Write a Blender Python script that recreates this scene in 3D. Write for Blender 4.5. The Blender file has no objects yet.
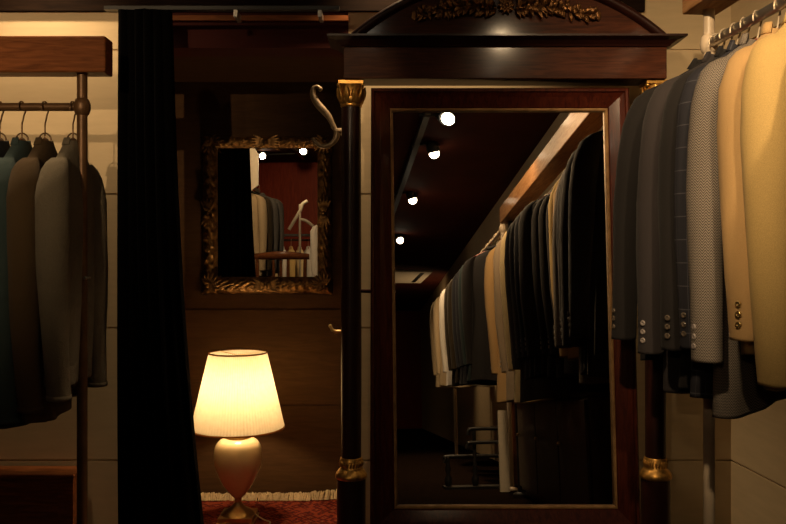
import bpy, math, random
from mathutils import Vector, Matrix
PI = math.pi
random.seed(7)
SC = bpy.context.scene
COL = SC.collection
F, CX, HY, H = 800.0, 393.0, 255.0, 1.0        # focal length (px), centre column, horizon row, eye height

def P(px, py, Y):
    return Vector(((px - CX) / F * Y, Y, H + (HY - py) / F * Y))

# ------------------------------------------------------------------ mesh helper
class MB:
    def __init__(s):
        s.v = []; s.f = []; s.uv = []; s.sm = []
    def add(s, verts, faces, uvs=None, smooth=False):
        b = len(s.v); s.v += [tuple(v) for v in verts]
        for i, f in enumerate(faces):
            s.f.append([b + k for k in f]); s.sm.append(smooth)
            s.uv.append([uvs[k] for k in f] if uvs else [(0, 0)] * len(f))
        return s
    def box(s, a, b, M=None):
        x0, y0, z0 = a; x1, y1, z1 = b
        v = [Vector(p) for p in ((x0,y0,z0),(x1,y0,z0),(x1,y1,z0),(x0,y1,z0),(x0,y0,z1),(x1,y0,z1),(x1,y1,z1),(x0,y1,z1))]
        if M: v = [M @ p for p in v]
        return s.add(v, [(3,2,1,0),(4,5,6,7),(0,1,5,4),(1,2,6,5),(2,3,7,6),(3,0,4,7)])
    def loft(s, rings, closed=True, cap0=True, cap1=True, smooth=True, uv=False):
        n = len(rings[0]); vs = []; fs = []; uvs = []
        acc = 0
        for i, r in enumerate(rings):
            if i: acc += (Vector(r[0]) - Vector(rings[i-1][0])).length
            vs += list(r)
            for j in range(n): uvs.append((j / n, acc))
        m = n if closed else n - 1
        for i in range(len(rings) - 1):
            for j in range(m):
                k = (j + 1) % n
                fs.append((i*n + j, i*n + k, (i+1)*n + k, (i+1)*n + j))
        s.add(vs, fs, uvs, smooth)
        if closed and cap0: s.add(list(rings[0]), [tuple(reversed(range(n)))])
        if closed and cap1: s.add(list(rings[-1]), [tuple(range(n))])
        return s
    def lathe(s, prof, c=(0,0,0), n=32, M=None, cap0=True, cap1=True, smooth=True):
        rings = []
        for r, z in prof:
            ring = [Vector((r*math.cos(2*PI*k/n), r*math.sin(2*PI*k/n), z)) for k in range(n)]
            ring = [(M @ p if M else p) + Vector(c) for p in ring]
            rings.append(ring)
        return s.loft(rings, cap0=cap0, cap1=cap1, smooth=smooth)
    def tube(s, pts, r, n=10, cap=True):
        pts = [Vector(p) for p in pts]; rings = []
        rr = r if isinstance(r, (list, tuple)) else [r]*len(pts)
        up = None
        for i, p in enumerate(pts):
            d = (pts[min(i+1, len(pts)-1)] - pts[max(i-1, 0)]).normalized()
            if up is None:
                up = d.orthogonal().normalized()
            up = (up - d*up.dot(d)).normalized()
            q = d.cross(up)
            rings.append([p + (up*math.cos(2*PI*k/n) + q*math.sin(2*PI*k/n))*rr[i] for k in range(n)])
        return s.loft(rings, cap0=cap, cap1=cap)
    def ball(s, c, rx, ry=None, rz=None, M=None, n=12, m=8):
        ry = ry or rx; rz = rz or rx; rings = []
        for i in range(m+1):
            t = PI*i/m; a = max(math.sin(t), 0.02)
            ring = [Vector((rx*a*math.cos(2*PI*k/n), ry*a*math.sin(2*PI*k/n), -rz*math.cos(t))) for k in range(n)]
            rings.append([(M @ p if M else p) + Vector(c) for p in ring])
        return s.loft(rings)
    def leaf(s, c, d, nrm, L, W, T=.006):
        """pointed, ribbed leaf with real thickness growing from c along d"""
        d = Vector(d).normalized(); nrm = Vector(nrm).normalized(); w = d.cross(nrm).normalized(); rings = []
        for i in range(7):
            t = i/6; ww = W*math.sin(PI*min(t*.86+.12, 1))**.8*.5 + .0006
            lift = T*(1.2*math.sin(PI*t) + .5*t*t)
            rings.append([Vector(c)+d*L*t+w*ww+nrm*(lift*.35), Vector(c)+d*L*t+w*ww*.45+nrm*(lift+T*.3), Vector(c)+d*L*t+nrm*(lift*.55+T*.2),
                          Vector(c)+d*L*t-w*ww*.45+nrm*(lift+T*.3), Vector(c)+d*L*t-w*ww+nrm*(lift*.35), Vector(c)+d*L*t-nrm*T*.2])
        return s.loft(rings)
    def build(s, name, mat, parent=None):
        me = bpy.data.meshes.new(name)
        me.from_pydata(s.v, [], s.f)
        ul = me.uv_layers.new(name='UVMap')
        i = 0
        for poly, u in zip(me.polygons, s.uv):
            for k, li in enumerate(poly.loop_indices): ul.data[li].uv = u[k]
        me.polygons.foreach_set('use_smooth', s.sm)
        me.materials.append(mat)
        me.validate(); me.update()
        o = bpy.data.objects.new(name, me); COL.objects.link(o)
        if parent: o.parent = parent
        return o

def tag(o, label, cat, group=None, kind=None):
    o['label'] = label; o['category'] = cat
    if group: o['group'] = group
    if kind: o['kind'] = kind
    return o
def empty(name, loc, label, cat, rz=0, group=None):
    o = bpy.data.objects.new(name, None); COL.objects.link(o)
    o.location = loc; o.rotation_euler = (0, 0, rz); o.empty_display_size = .05
    return tag(o, label, cat, group)
def struct(o):
    o['kind'] = 'structure'; return o
def bevel(o, w=.004, seg=2):
    m = o.modifiers.new('bevel', 'BEVEL'); m.width = w; m.segments = seg; m.limit_method = 'ANGLE'; m.angle_limit = .7
    return o

# ------------------------------------------------------------------ materials
def new_mat(name):
    m = bpy.data.materials.new(name); m.use_nodes = True
    nt = m.node_tree; return m, nt, nt.nodes['Principled BSDF']
def N(nt, t, **kw):
    n = nt.nodes.new(t)
    for k, v in kw.items(): setattr(n, k, v)
    return n
def noise(nt, scale, detail=4, coord='Object', mapping=None):
    tc = N(nt, 'ShaderNodeTexCoord'); n = N(nt, 'ShaderNodeTexNoise')
    n.inputs['Scale'].default_value = scale; n.inputs['Detail'].default_value = detail
    if mapping:
        mp = N(nt, 'ShaderNodeMapping'); mp.inputs['Scale'].default_value = mapping
        nt.links.new(tc.outputs[coord], mp.inputs[0]); nt.links.new(mp.outputs[0], n.inputs['Vector'])
    else: nt.links.new(tc.outputs[coord], n.inputs['Vector'])
    return n
def ramp2(nt, src, c0, c1, p0=.3, p1=.7):
    r = N(nt, 'ShaderNodeValToRGB')
    r.color_ramp.elements[0].position = p0; r.color_ramp.elements[1].position = p1
    r.color_ramp.elements[0].color = (*c0, 1); r.color_ramp.elements[1].color = (*c1, 1)
    nt.links.new(src, r.inputs[0]); return r
def bump(nt, bs, src, dist, st=.5):
    b = N(nt, 'ShaderNodeBump'); b.inputs['Strength'].default_value = st; b.inputs['Distance'].default_value = dist
    nt.links.new(src, b.inputs['Height']); nt.links.new(b.outputs[0], bs.inputs['Normal'])
def simple(name, c, rough=.6, metal=0, var=.15, scale=30, bmp=0, coat=0, spec=.5, sheen=0, mapping=None):
    m, nt, bs = new_mat(name)
    n = noise(nt, scale, mapping=mapping)
    r = ramp2(nt, n.outputs[0], tuple(x*(1-var) for x in c), tuple(min(1, x*(1+var)) for x in c))
    nt.links.new(r.outputs[0], bs.inputs['Base Color'])
    bs.inputs['Roughness'].default_value = rough; bs.inputs['Metallic'].default_value = metal
    bs.inputs['Coat Weight'].default_value = coat; bs.inputs['Coat Roughness'].default_value = .15
    bs.inputs['Specular IOR Level'].default_value = spec; bs.inputs['Sheen Weight'].default_value = sheen
    if bmp: bump(nt, bs, n.outputs[0], bmp)
    return m
def wood(name, c0, c1, rough=.3, axis=(14, 14, 1.2), coat=.4, scale=6, bmp=.0006):
    m, nt, bs = new_mat(name)
    n = noise(nt, scale, 8, mapping=axis); n.inputs['Distortion'].default_value = 1.2
    r = ramp2(nt, n.outputs[0], c0, c1, .35, .68)
    nt.links.new(r.outputs[0], bs.inputs['Base Color'])
    bs.inputs['Roughness'].default_value = rough; bs.inputs['Coat Weight'].default_value = coat; bs.inputs['Coat Roughness'].default_value = .11; bs.inputs['Specular IOR Level'].default_value = .08
    if bmp: bump(nt, bs, n.outputs[0], bmp, .4)
    return m
def cloth(name, c, var=.1, weave=900, sheen=.05, rough=.9, crease=.0012):
    m, nt, bs = new_mat(name)
    n = noise(nt, weave, 2); n2 = noise(nt, 9, 5) if crease > .002 else noise(nt, 5, 3)
    n2.inputs['Distortion'].default_value = 1.0 if crease > .002 else 0
    r = ramp2(nt, n.outputs[0], tuple(x*(1-var) for x in c), tuple(x*(1+var) for x in c))
    nt.links.new(r.outputs[0], bs.inputs['Base Color'])
    bs.inputs['Roughness'].default_value = rough; bs.inputs['Sheen Weight'].default_value = sheen
    bs.inputs['Specular IOR Level'].default_value = .15
    a = N(nt, 'ShaderNodeMath', operation='MULTIPLY_ADD'); a.inputs[1].default_value = 6
    nt.links.new(n2.outputs[0], a.inputs[0]); nt.links.new(n.outputs[0], a.inputs[2])
    bump(nt, bs, a.outputs[0], crease, .6)
    return m
def uvcloth(name, kind, c0, c1):
    """herringbone weave or window-pane check, woven along the garment's own coordinates"""
    m, nt, bs = new_mat(name); L = nt.links.new
    tc = N(nt, 'ShaderNodeTexCoord'); sp = N(nt, 'ShaderNodeSeparateXYZ'); L(tc.outputs['UV'], sp.inputs[0])
    def M(op, a, b=None, c=None):
        n = N(nt, 'ShaderNodeMath', operation=op)
        for i, x in enumerate((a, b, c)):
            if x is None: continue
            if isinstance(x, (int, float)): n.inputs[i].default_value = x
            else: L(x, n.inputs[i])
        return n.outputs[0]
    u, v = sp.outputs[0], sp.outputs[1]
    if kind == 'herringbone':
        zz = M('PINGPONG', u, .009)
        f = M('FRACT', M('DIVIDE', M('ADD', v, zz), .0066))
        fac = M('GREATER_THAN', f, .5)
    else:
        a = M('LESS_THAN', M('FRACT', M('DIVIDE', v, .055)), .045)
        b = M('LESS_THAN', M('FRACT', M('DIVIDE', u, .05)), .04)
        fac = M('MULTIPLY', M('MAXIMUM', a, b), .7)
    mx = N(nt, 'ShaderNodeMix', data_type='RGBA'); L(fac, mx.inputs[0])
    mx.inputs[6].default_value = (*c0, 1); mx.inputs[7].default_value = (*c1, 1)
    L(mx.outputs[2], bs.inputs['Base Color'])
    bs.inputs['Roughness'].default_value = .9; bs.inputs['Specular IOR Level'].default_value = .15
    n = noise(nt, 5, 3); bump(nt, bs, n.outputs[0], .006, .5)
    return m
def emit(name, c, st):
    m, nt, bs = new_mat(name)
    bs.inputs['Base Color'].default_value = (*c, 1)
    bs.inputs['Emission Color'].default_value = (*c, 1); bs.inputs['Emission Strength'].default_value = st
    return m
def mirror_mat(name, c):
    m, nt, bs = new_mat(name)
    n = noise(nt, 3)
    r = ramp2(nt, n.outputs[0], tuple(x*.96 for x in c), c); nt.links.new(r.outputs[0], bs.inputs['Base Color'])
    bs.inputs['Metallic'].default_value = 1; bs.inputs['Roughness'].default_value = 0
    return m

M_CREAM = simple('cream_panel', (.60, .47, .29), .75, var=.05, scale=8, bmp=.0004, spec=.2, mapping=(1, 1, 6))
M_DARKWOOD = wood('dark_wood', (.008, .004, .0025), (.016, .008, .0045), .85, (1.2, 14, 14), 0)
M_REDWOOD = simple('dark_red_paint', (.06, .009, .005), .7, var=.15, scale=4, spec=.2)
M_CEIL = simple('oxblood_ceiling', (.06, .013, .007), .85, var=.15, scale=3, spec=.1)
M_REDWALL = wood('red_wall_panel', (.16, .022, .010), (.22, .035, .014), .5, (6, 6, .8), .1)
M_FLOOR = simple('dark_floor', (.010, .006, .004), .95, var=.3, scale=6, spec=0, mapping=(12, 1, 1))
M_NICHE = wood('brown_panel', (.066, .033, .014), (.088, .045, .019), .7, (1.2, 10, 10), .0, bmp=.0003)
M_MAHOG = wood('mahogany', (.030, .0055, .0028), (.068, .013, .0055), .5, (14, 14, 1.3), .3)
M_MAHOGX = wood('mahogany_crossways', (.034, .010, .0045), (.075, .022, .009), .5, (1.3, 14, 14), .3)
M_EBON = simple('ebonised_mahogany', (.022, .006, .004), .42, var=.3, scale=12, coat=.2, spec=.25)
M_GILT = simple('worn_gilt', (.55, .30, .075), .38, metal=.85, var=.45, scale=60, bmp=.0012)
M_OLDGILT = simple('old_dark_gilt', (.23, .118, .036), .40, metal=.7, var=.7, scale=45, bmp=.001)
M_BRONZE = simple('dark_bronze', (.16, .075, .025), .4, metal=.75, var=.6, scale=70, bmp=.001)
M_SLIP = simple('gilt_slip', (.36, .21, .09), .45, metal=.4, var=.25, scale=40)
M_MIRROR = mirror_mat('mirror_glass', (.86, .82, .76))
M_MIRROR2 = mirror_mat('old_mirror_glass', (.86, .83, .78))
M_BEAM = wood('oak_beam', (.16, .052, .017), (.30, .10, .033), .5, (1.3, 12, 12), .1, bmp=.001)
M_BEAMY = wood('oak_beam_lengthwise', (.30, .14, .055), (.46, .25, .11), .55, (12, 1.3, 12), .1, bmp=.001)
M_PIPE = simple('cream_painted_pipe', (.62, .50, .36), .4, var=.08, scale=25)
M_STEEL = simple('brushed_steel', (.45, .42, .37), .3, metal=.9, var=.1, scale=40)
M_BRONZEPIPE = simple('bronze_pipe', (.17, .09, .04), .42, metal=.4, var=.2, scale=25)
M_BRASS = simple('brass', (.62, .42, .18), .3, metal=.9, var=.15, scale=40)
M_AGEDBRASS = simple('aged_brass', (.24, .17, .10), .45, metal=.5, var=.25, scale=60)
M_WIRE = simple('pale_wire', (.60, .50, .36), .4, metal=.4, var=.1)
M_DKWIRE = simple('bronze_wire', (.22, .13, .07), .35, metal=.7, var=.1)
M_HANGERWOOD = simple('red_hanger_wood', (.22, .02, .012), .4, var=.2)
M_BROWNHANGER = simple('brown_hanger_wood', (.12, .055, .025), .4, var=.2)
M_VELVET = simple('black_velvet', (.0035, .0033, .0036), 1.0, var=.2, scale=200, spec=.02)
M_BLACK = simple('black_metal', (.012, .011, .010), .4, var=.2)
M_WHITE = simple('white_board', (.70, .62, .48), .6, var=.05)
M_HORN = simple('horn_button', (.10, .08, .06), .2, var=.5, scale=200, coat=.6)
M_PEARL = simple('grey_button', (.32, .28, .26), .2, var=.2, scale=200, coat=.6)
M_GOLDB = simple('gold_button', (.85, .62, .25), .25, metal=.9, var=.2, scale=200)
M_BULB = emit('spot_bulb', (1, .86, .62), 14)
M_LAMPBULB = emit('lamp_bulb', (1, .67, .35), 225)

# ------------------------------------------------------------------ room shell
YW = 2.75                      # plane of the back wall
W = Vector((-.075, 1, 0)).normalized()   # direction of the right-hand wall and rail
XC = .338/ .8 * YW             # right-hand corner of the back wall
seams = [.705, .21, -.25, -.705]
def panels(mb, x0, x1, y0, y1, z0, z1):
    zs = [z0] + sorted(H + s for s in seams if z0 < H + s < z1) + [z1]
    for a, b in zip(zs[:-1], zs[1:]):
        mb.box((x0, y0, a + (.003 if a > z0 else 0)), (x1, y1, b - (.003 if b < z1 else 0)))
    mb.box((x0, y0 + .006, z0), (x1, y1, z1))
XL, XR = -.915, -.153           # doorway
TOPD = P(0, 48, YW).z           # underside of the header
mb = MB(); panels(mb, -3.0, XL, YW, YW + .12, 0, 2.36); struct(mb.build('wall_back_left', M_CREAM))
mb = MB(); panels(mb, XR, XC + .1, YW, YW + .12, 0, 2.36); struct(mb.build('wall_back_right', M_CREAM))
mb = MB(); mb.box((XL, YW, TOPD), (XR, YW + .12, 2.36)); struct(mb.build('wall_back_header', M_REDWOOD))
# right wall, following the rail
mb = MB()
rw = Matrix.Translation((XC, YW, 0)) @ Matrix.Rotation(math.atan2(.075, 1), 4, 'Z')
zs = [0] + sorted(H + s for s in seams) + [2.36]
for a, b in zip(zs[:-1], zs[1:]): mb.box((0, -14.2, a + .003), (.12, .1, b - .003), rw)
mb.box((.006, -14.2, 0), (.12, .1, 2.36), rw)
struct(mb.build('wall_right', M_CREAM))
mb = MB(); mb.box((-3.12, -11.4, 0), (-3.0, YW + .12, 2.36)); struct(mb.build('wall_left', M_REDWALL))
mb = MB(); mb.box((-3.12, -11.5, 0), (2.4, -11.4, 2.36)); struct(mb.build('wall_far', M_REDWALL))
mb = MB(); mb.box((-3.12, -11.5, -.1), (2.4, 3.42, 0)); struct(mb.build('floor', M_FLOOR))
mb = MB(); mb.box((-3.12, -11.5, 2.36), (2.4, YW + .12, 2.46)); struct(mb.build('ceiling', M_CEIL))
# dark fascia board over wall and doorway, with the strip above the doorway
mb = MB(); mb.box((-3.0, YW - .02, P(0, 10.5, YW - .02).z), ((645 - CX)/F*(YW - .02), YW - .001, 2.36)); struct(mb.build('trim_1', M_DARKWOOD))
mb = MB(); mb.box((XL, YW - .02, P(0, 22, YW).z), (XR, YW - .001, P(0, 17, YW).z)); struct(mb.build('trim_2', M_BEAM))
# alcove behind the doorway
YN = 3.29
mb = MB()
nz = [0, P(0, 405, YN).z, P(0, 309, YN).z, TOPD + .08]
for a, b in zip(nz[:-1], nz[1:]): mb.box((-1.15, YN, a + .003), (-.05, YN + .1, b - .003))
mb.box((-1.15, YN + .008, 0), (-.05, YN + .1, TOPD + .08))
struct(mb.build('wall_alcove_back', M_NICHE))
mb = MB(); mb.box((-1.21, YW + .12, 0), (-1.15, YN + .1, TOPD + .08)); struct(mb.build('wall_alcove_left', M_NICHE))
mb = MB(); mb.box((-.15, YW + .12, 0), (-.09, YN, TOPD + .08)); struct(mb.build('wall_alcove_right', M_NICHE))
mb = MB(); mb.box((-1.21, YW + .12, TOPD), (-.05, YN + .1, TOPD + .08)); struct(mb.build('ceiling_alcove', M_NICHE))
# red partition far behind, on the left of the shop
mb = MB()
for k in range(5): mb.box((-3.0 + k*.55, -5.3, 0), (-3.0 + k*.55 + .54, -5.2, 2.36))
mb.box((-3.0, -5.3, 0), (-.25, -5.21, 2.36)); struct(mb.build('wall_partition', M_REDWALL))

# ------------------------------------------------------------------ tall mirror in its stand
AX, AZ, CC = .06, .09, 2.39415          # glass plane  Y = CC + AX*X + AZ*(Z-H)
nrm = Vector((AX, -1, AZ)).normalized()  # towards the room
def onplane(px, py, off=0):
    d = Vector(((px - CX)/F, 1, (HY - py)/F)); c = CC - off
    t = c / (1 - AX*d.x - AZ*d.z)
    p = d*t; return Vector((p.x, p.y, p.z + H))
cm = empty('cheval_mirror', (.34, 2.45, 0), 'tall dark mahogany standing mirror with columns and arched pediment', 'mirror')
CO = Vector(cm.location)
def cpart(mb, name, mat, parent=None):
    o = mb.build(name, mat, parent or cm)
    if parent is None: o.matrix_parent_inverse = Matrix.Translation(-CO)
    return o
g = [onplane(*p) for p in ((393,112),(604,112),(614,505),(398,505))]
mb = MB(); mb.add([p + (p - sum(g, Vector())/4)*.012 for p in g] + [p + (p - sum(g, Vector())/4)*.012 - nrm*.004 for p in g], [(0,3,2,1),(4,5,6,7),(0,1,5,4),(1,2,6,5),(2,3,7,6),(3,0,4,7)])
o = cpart(mb, 'mirror_glass', M_MIRROR); o['label'] = 'clear tall mirror glass reflecting rails of jackets'
def ringframe(rows, back):
    mb = MB(); rows = [[onplane(px, py, off) for px, py in r] for r, off in rows] + [[onplane(px, py, off) for px, py in r] for r, off in back]
    for k in range(4):
        q = (k + 1) % 4
        for a, b in zip(rows[:-1], rows[1:]):
            mb.add([a[k], a[q], b[q], b[k]], [(0, 1, 2, 3)])
    return mb
def inter(a, b, t): return [((1-t)*p[0] + t*q[0], (1-t)*p[1] + t*q[1]) for p, q in zip(a, b)]
GL = [(393,112),(604,112),(614,505),(398,505)]
WI = [(390,108.3),(607.6,108.3),(617.6,508.8),(394.6,508.8)]
WO = [(371,88),(629,88),(641,533),(370,533)]
mb = ringframe([(WI, .012), (inter(WI, GL, .35), .014), (inter(WI, GL, .75), .010), (GL, .001)], [(GL, -.003), (WI, -.003), (WI, .012)])
cpart(mb, 'gilt_slip', M_SLIP)
mb = ringframe([(WI, .010), (inter(WI, WO, .06), .013), (inter(WI, WO, .55), .026), (inter(WI, WO, .78), .034), (inter(WI, WO, .84), .040), (inter(WI, WO, .95), .041), (WO, .036)],
               [(WO, -.02), (WI, -.02), (WI, .010)])
o = cpart(mb, 'mirror_frame', M_MAHOG)
# two columns
def column(px):
    X = (px - CX)/F*2.45; c = (X, 2.45, 0)
    zt, zb = H + .455, H - .62
    mb = MB(); mb.lathe([(.0305, zb), (.0315, zb + .3), (.0295, zt)], c, 40)
    col = cpart(mb, 'column', M_EBON)
    mb = MB()
    mb.lathe([(.031, zt - .004), (.0335, zt), (.0315, zt + .006), (.032, zt + .03), (.0335, zt + .05), (.038, zt + .064)], c, 32)
    for k in range(10):
        a = 2*PI*k/10; d = Vector((math.cos(a), math.sin(a), 0))
        mb.leaf(Vector(c) + d*.031 + Vector((0, 0, zt + .006)), (d.x*.16, d.y*.16, 1), d, .052, .02, .006)
        a += PI/10; d = Vector((math.cos(a), math.sin(a), 0))
        mb.leaf(Vector(c) + d*.032 + Vector((0, 0, zt + .004)), (d.x*.05, d.y*.05, 1), d, .028, .016, .004)
    mb.box((X - .038, 2.412, zt + .063), (X + .038, 2.488, H + .5285))
    for sx in (-1, 1): mb.ball((X + sx*.036, 2.414, zt + .058), .006)
    cap = mb.build('capital', M_GILT, col); cap['label'] = 'gilded leaf capital'
    mb = MB()
    mb.lathe([(.032, zb + .002), (.0345, zb - .002), (.0335, zb - .03), (.037, zb - .034), (.045, zb - .044), (.049, zb - .052), (.048, zb - .06), (.045, zb - .062)], c, 36)
    for k in range(24):
        a = 2*PI*k/24; mb.ball((c[0] + .0335*math.cos(a), c[1] + .0335*math.sin(a), zb - .016), .004, .004, .012, n=6, m=4)
    r = mb.build('base_ring', M_GILT, col); r['label'] = 'gilded base ring'
    mb = MB(); mb.lathe([(.048, .1), (.044, .12), (.044, zb - .061)], c, 36); mb.box((X - .06, 2.3, .03), (X + .06, 2.6, .1)); 
    for yy in (2.33, 2.57): mb.ball((X, yy, .022), .03, .03, .022)
    mb.build('foot_block', M_EBON, col)
    # brass pivot pin between column and frame
    s = 1 if px < 500 else -1
    return X
x1 = column(351.3); x2 = column(655.5)
# frieze, cornice, pediment
fx0, fx1, fy0, fy1 = (343.5 - CX)/F*2.40, (667 - CX)/F*2.40, 2.40, 2.505
fzb, fzt = P(0, 78.5, 2.40).z, P(0, 47, 2.40).z
mb = MB(); mb.box((fx0, fy0, fzb), (fx1, fy1, fzt)); bevel(cpart(mb, 'frieze', M_MAHOGX), .002)
def rectring(o, z, back=.0): return [Vector((fx0 - o, fy0 - o, z)), Vector((fx1 + o, fy0 - o, z)), Vector((fx1 + o, fy1 + back, z)), Vector((fx0 - o, fy1 + back, z))]
zt = P(0, 33.5, 2.355).z
mb = MB(); mb.loft([rectring(0, fzt), rectring(.006, fzt + .001), rectring(.010, zt - .022), rectring(.024, zt - .012), rectring(.042, zt - .007), rectring(.046, zt - .006), rectring(.046, zt)], smooth=False)
cpart(mb, 'cornice', M_EBON)
mb = MB()     # arched board and its moulding
pcx, half, sag = (508 - CX)/F*2.42, 156/F*2.42, 60/F*2.42
R = (half*half + sag*sag)/(2*sag)
def arc(k, n=48, dr=0):
    a0 = math.asin(half/R); a = -a0 + 2*a0*k/n
    return (pcx + (R + dr)*math.sin(a), zt + (R + dr)*math.cos(a) - (R - sag))
n = 48
top = [arc(k) for k in range(n + 1)]
vs = [(x, fy0 + .015, max(z, zt)) for x, z in top] + [(x, fy0 + .015, zt) for x, z in top] + [(x, fy1 - .01, max(z, zt)) for x, z in top] + [(x, fy1 - .01, zt) for x, z in top]
m_ = n + 1; fs = []
for k in range(n):
    fs += [(m_ + k, m_ + k + 1, k + 1, k), (2*m_ + k, 2*m_ + k + 1, 3*m_ + k + 1, 3*m_ + k), (k, k + 1, 2*m_ + k + 1, 2*m_ + k), (3*m_ + k, 3*m_ + k + 1, m_ + k + 1, m_ + k)]
mb.add(vs, fs); cpart(mb, 'pediment', M_MAHOGX)
mb = MB(); rings = []
for k in range(n + 1):
    x, z = arc(k, n); xo, zo = arc(k, n, .01)
    ux, uz = (xo - x)/.01, (zo - z)/.01
    prof = [(-.014, .0), (-.013, -.009), (-.009, -.016), (-.003, -.020), (.003, -.020), (.009, -.016), (.013, -.009), (.014, 0), (.014, .06), (-.014, .06)]
    rings.append([(x + ux*a, fy0 + .015 + b, max(z + uz*a, zt - .001)) for a, b in prof])
mb.loft(rings); cpart(mb, 'arch_moulding', M_EBON)
# bronze leaf spray on the pediment
mb = MB(); yf = fy0 + .014; fw = Vector((0, -1, 0))
oc = Vector(((506 - CX)/F*2.41, yf, P(0, 6, 2.41).z))
for k in range(10):
    a = 2*PI*k/10; mb.leaf(oc + fw*.004, (math.cos(a), -.15, math.sin(a)), fw, .026, .016, .007)
    a += PI/10; mb.leaf(oc + fw*.009, (math.cos(a), -.3, math.sin(a)), fw, .016, .011, .006)
mb.ball(oc + fw*.014, .008)
for s in (-1, 1):
    def stem(t): return oc + Vector((s*(.03 + .235*t), 0, -.006 - .022*t + .012*math.sin(PI*t)))
    mb.tube([stem(t/12) + fw*.004 for t in range(13)], [.004 - .002*t/12 for t in range(13)], 6)
    for i in range(70):
        t = (i/70)**.9; c = stem(t) + Vector((0, 0, random.uniform(-.008, .008))) + fw*(.001 + .007*random.random()); up = 1 if i % 2 else -1
        mb.leaf(c, (s*random.uniform(-.3, 1.3), random.uniform(-.35, .0), up*random.uniform(.5, 1.2)), fw, random.uniform(.024, .042)*(1 - .35*t), random.uniform(.010, .018), .007)
        if i % 3 == 0: mb.ball(c + Vector((s*.006, -.006, up*(.012 - .006*t))), .0042, n=8, m=6)
    for k in range(9):
        a = -.9 + .225*k; mb.leaf(stem(1), (s*math.cos(a), -.1, math.sin(a)), fw, .022, .009, .005)
o = cpart(mb, 'leaf_ornament', M_BRONZE); o['label'] = 'bronze leaf and rosette mount on the arched top'
# back rail low down between the columns keeps the stand together
mb = MB(); mb.box((x1, 2.44, .10), (x2, 2.5, .16)); cpart(mb, 'stretcher', M_EBON)
for x, s in ((x1, 1), (x2, -1)):
    mb = MB(); mb.tube([(x + s*.028, 2.45, H - .11), (x + s*.062, 2.43, H - .11)], .006, 10); cpart(mb, 'pivot_pin', M_EBON)

# ------------------------------------------------------------------ carved gilt wall mirror
YG = 3.285
gm = empty('gilded_wall_mirror', tuple(P(266, 295, YG)), 'small mirror in carved dark gilt frame on the alcove wall', 'mirror')
GO = Vector(gm.location)
def gpart(mb, name, mat):
    o = mb.build(name, mat, gm); o.matrix_parent_inverse = Matrix.Translation(-GO); return o
def rc(px, py, d=0): return P(px, py, YG - .03) + Vector((0, .03 - d, 0))
i0 = (216.5, 147.5, 317, 277); o0 = (201.5, 136, 331, 293.5)
def rectpt(r, s):                         # s in 0..4 round the rectangle
    x0, y0, x1, y1 = r; k = int(s) % 4; t = s - int(s)
    return [(x0 + (x1-x0)*t, y0), (x1, y0 + (y1-y0)*t), (x1 - (x1-x0)*t, y1), (x0, y1 - (y1-y0)*t)][k]
mb = MB(); rings = []; NS = 360; NV = 16
for j in range(NV + 1):
    v = j/NV; ring = []
    for i in range(NS):
        s = 4*i/NS; xi, yi = rectpt(i0, s); xo, yo = rectpt(o0, s)
        t = s - int(s); edge = min(t, 1 - t)
        scal = 1.2*abs(math.sin(s*PI*7))*(v > .9) + 2.5*max(0, 1 - edge/.12)*(v > .9)
        x = xi + (xo - xi)*v; y = yi + (yo - yi)*v
        cxx, cyy = 266, 215
        dx, dy = (x - cxx), (y - cyy); q = max(abs(dx)/65, abs(dy)/79); x += scal*dx/65*.5; y += scal*dy/79*.5
        h = .012 + .022*math.sin(PI*min(1, v*1.05))**.8
        sw = math.sin(s*PI*26 + 5*math.sin(v*7.0)) * math.sin(v*PI*2.5 + .6*math.sin(s*PI*8))
        h += .0085*sw*math.sin(PI*v) + .003*math.sin(s*PI*60)*math.sin(v*PI*5)
        if v < .12: h = .010 + .05*v
        if v > .97: h = .004
        ring.append(rc(x, y, h))
    rings.append(ring)
inner = [rc(*rectpt(i0, 4*i/NS), .0) for i in range(NS)]
outer = [rc(*rectpt(o0, 4*i/NS), -.0) for i in range(NS)]
mb.loft([inner] + rings + [outer, inner], cap0=False, cap1=False)
o = gpart(mb, 'carved_frame', M_OLDGILT)
mb = MB()                                   # bead moulding round the sight edge
ib = (215, 146, 318.5, 278.5)
for i in range(190):
    s = 4*i/190; mb.ball(rc(*rectpt(ib, s), .016), .0032, n=6, m=4)
gpart(mb, 'bead_moulding', M_OLDGILT)
def spray(name, px, py, ang, k, L, spread):
    mb = MB(); c = rc(px, py, .03)
    for i in range(k):
        a = ang - spread/2 + spread*i/(k - 1)
        mb.leaf(c, (math.cos(a), -.12, -math.sin(a)), (0, -1, 0), L*(.8 + .4*math.cos(a - ang)), .014, .007)
        mb.leaf(c + Vector((0, -.006, 0)), (math.cos(a + .1), -.2, -math.sin(a + .1)), (0, -1, 0), L*.5, .011, .006)
    mb.ball(c + Vector((0, -.01, 0)), .009)
    gpart(mb, name, M_OLDGILT)
for px, py, a in ((208, 141, PI*1.25), (325, 141, -PI*.25), (325, 286, PI*.25), (208, 286, PI*.75)):
    spray('corner_leaf', px, py, a + PI, 9, .05, PI*.9); 
for px, py, a in ((266, 142, -PI/2), (266, 285.5, PI/2), (208, 213, PI), (324, 213, 0)):
    spray('centre_shell', px, py, a + PI/2, 5, .05, 1.0); spray('centre_shell', px, py, a - PI/2, 5, .05, 1.0)
mb = MB(); a, b = rc(216, 147, .008), rc(317.5, 277.5, .008)
mb.box((a.x, a.y, b.z), (b.x, a.y + .006, a.z)); o = gpart(mb, 'mirror_glass', M_MIRROR2); o['label'] = 'aged mirror glass with a reflected shop'

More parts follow.
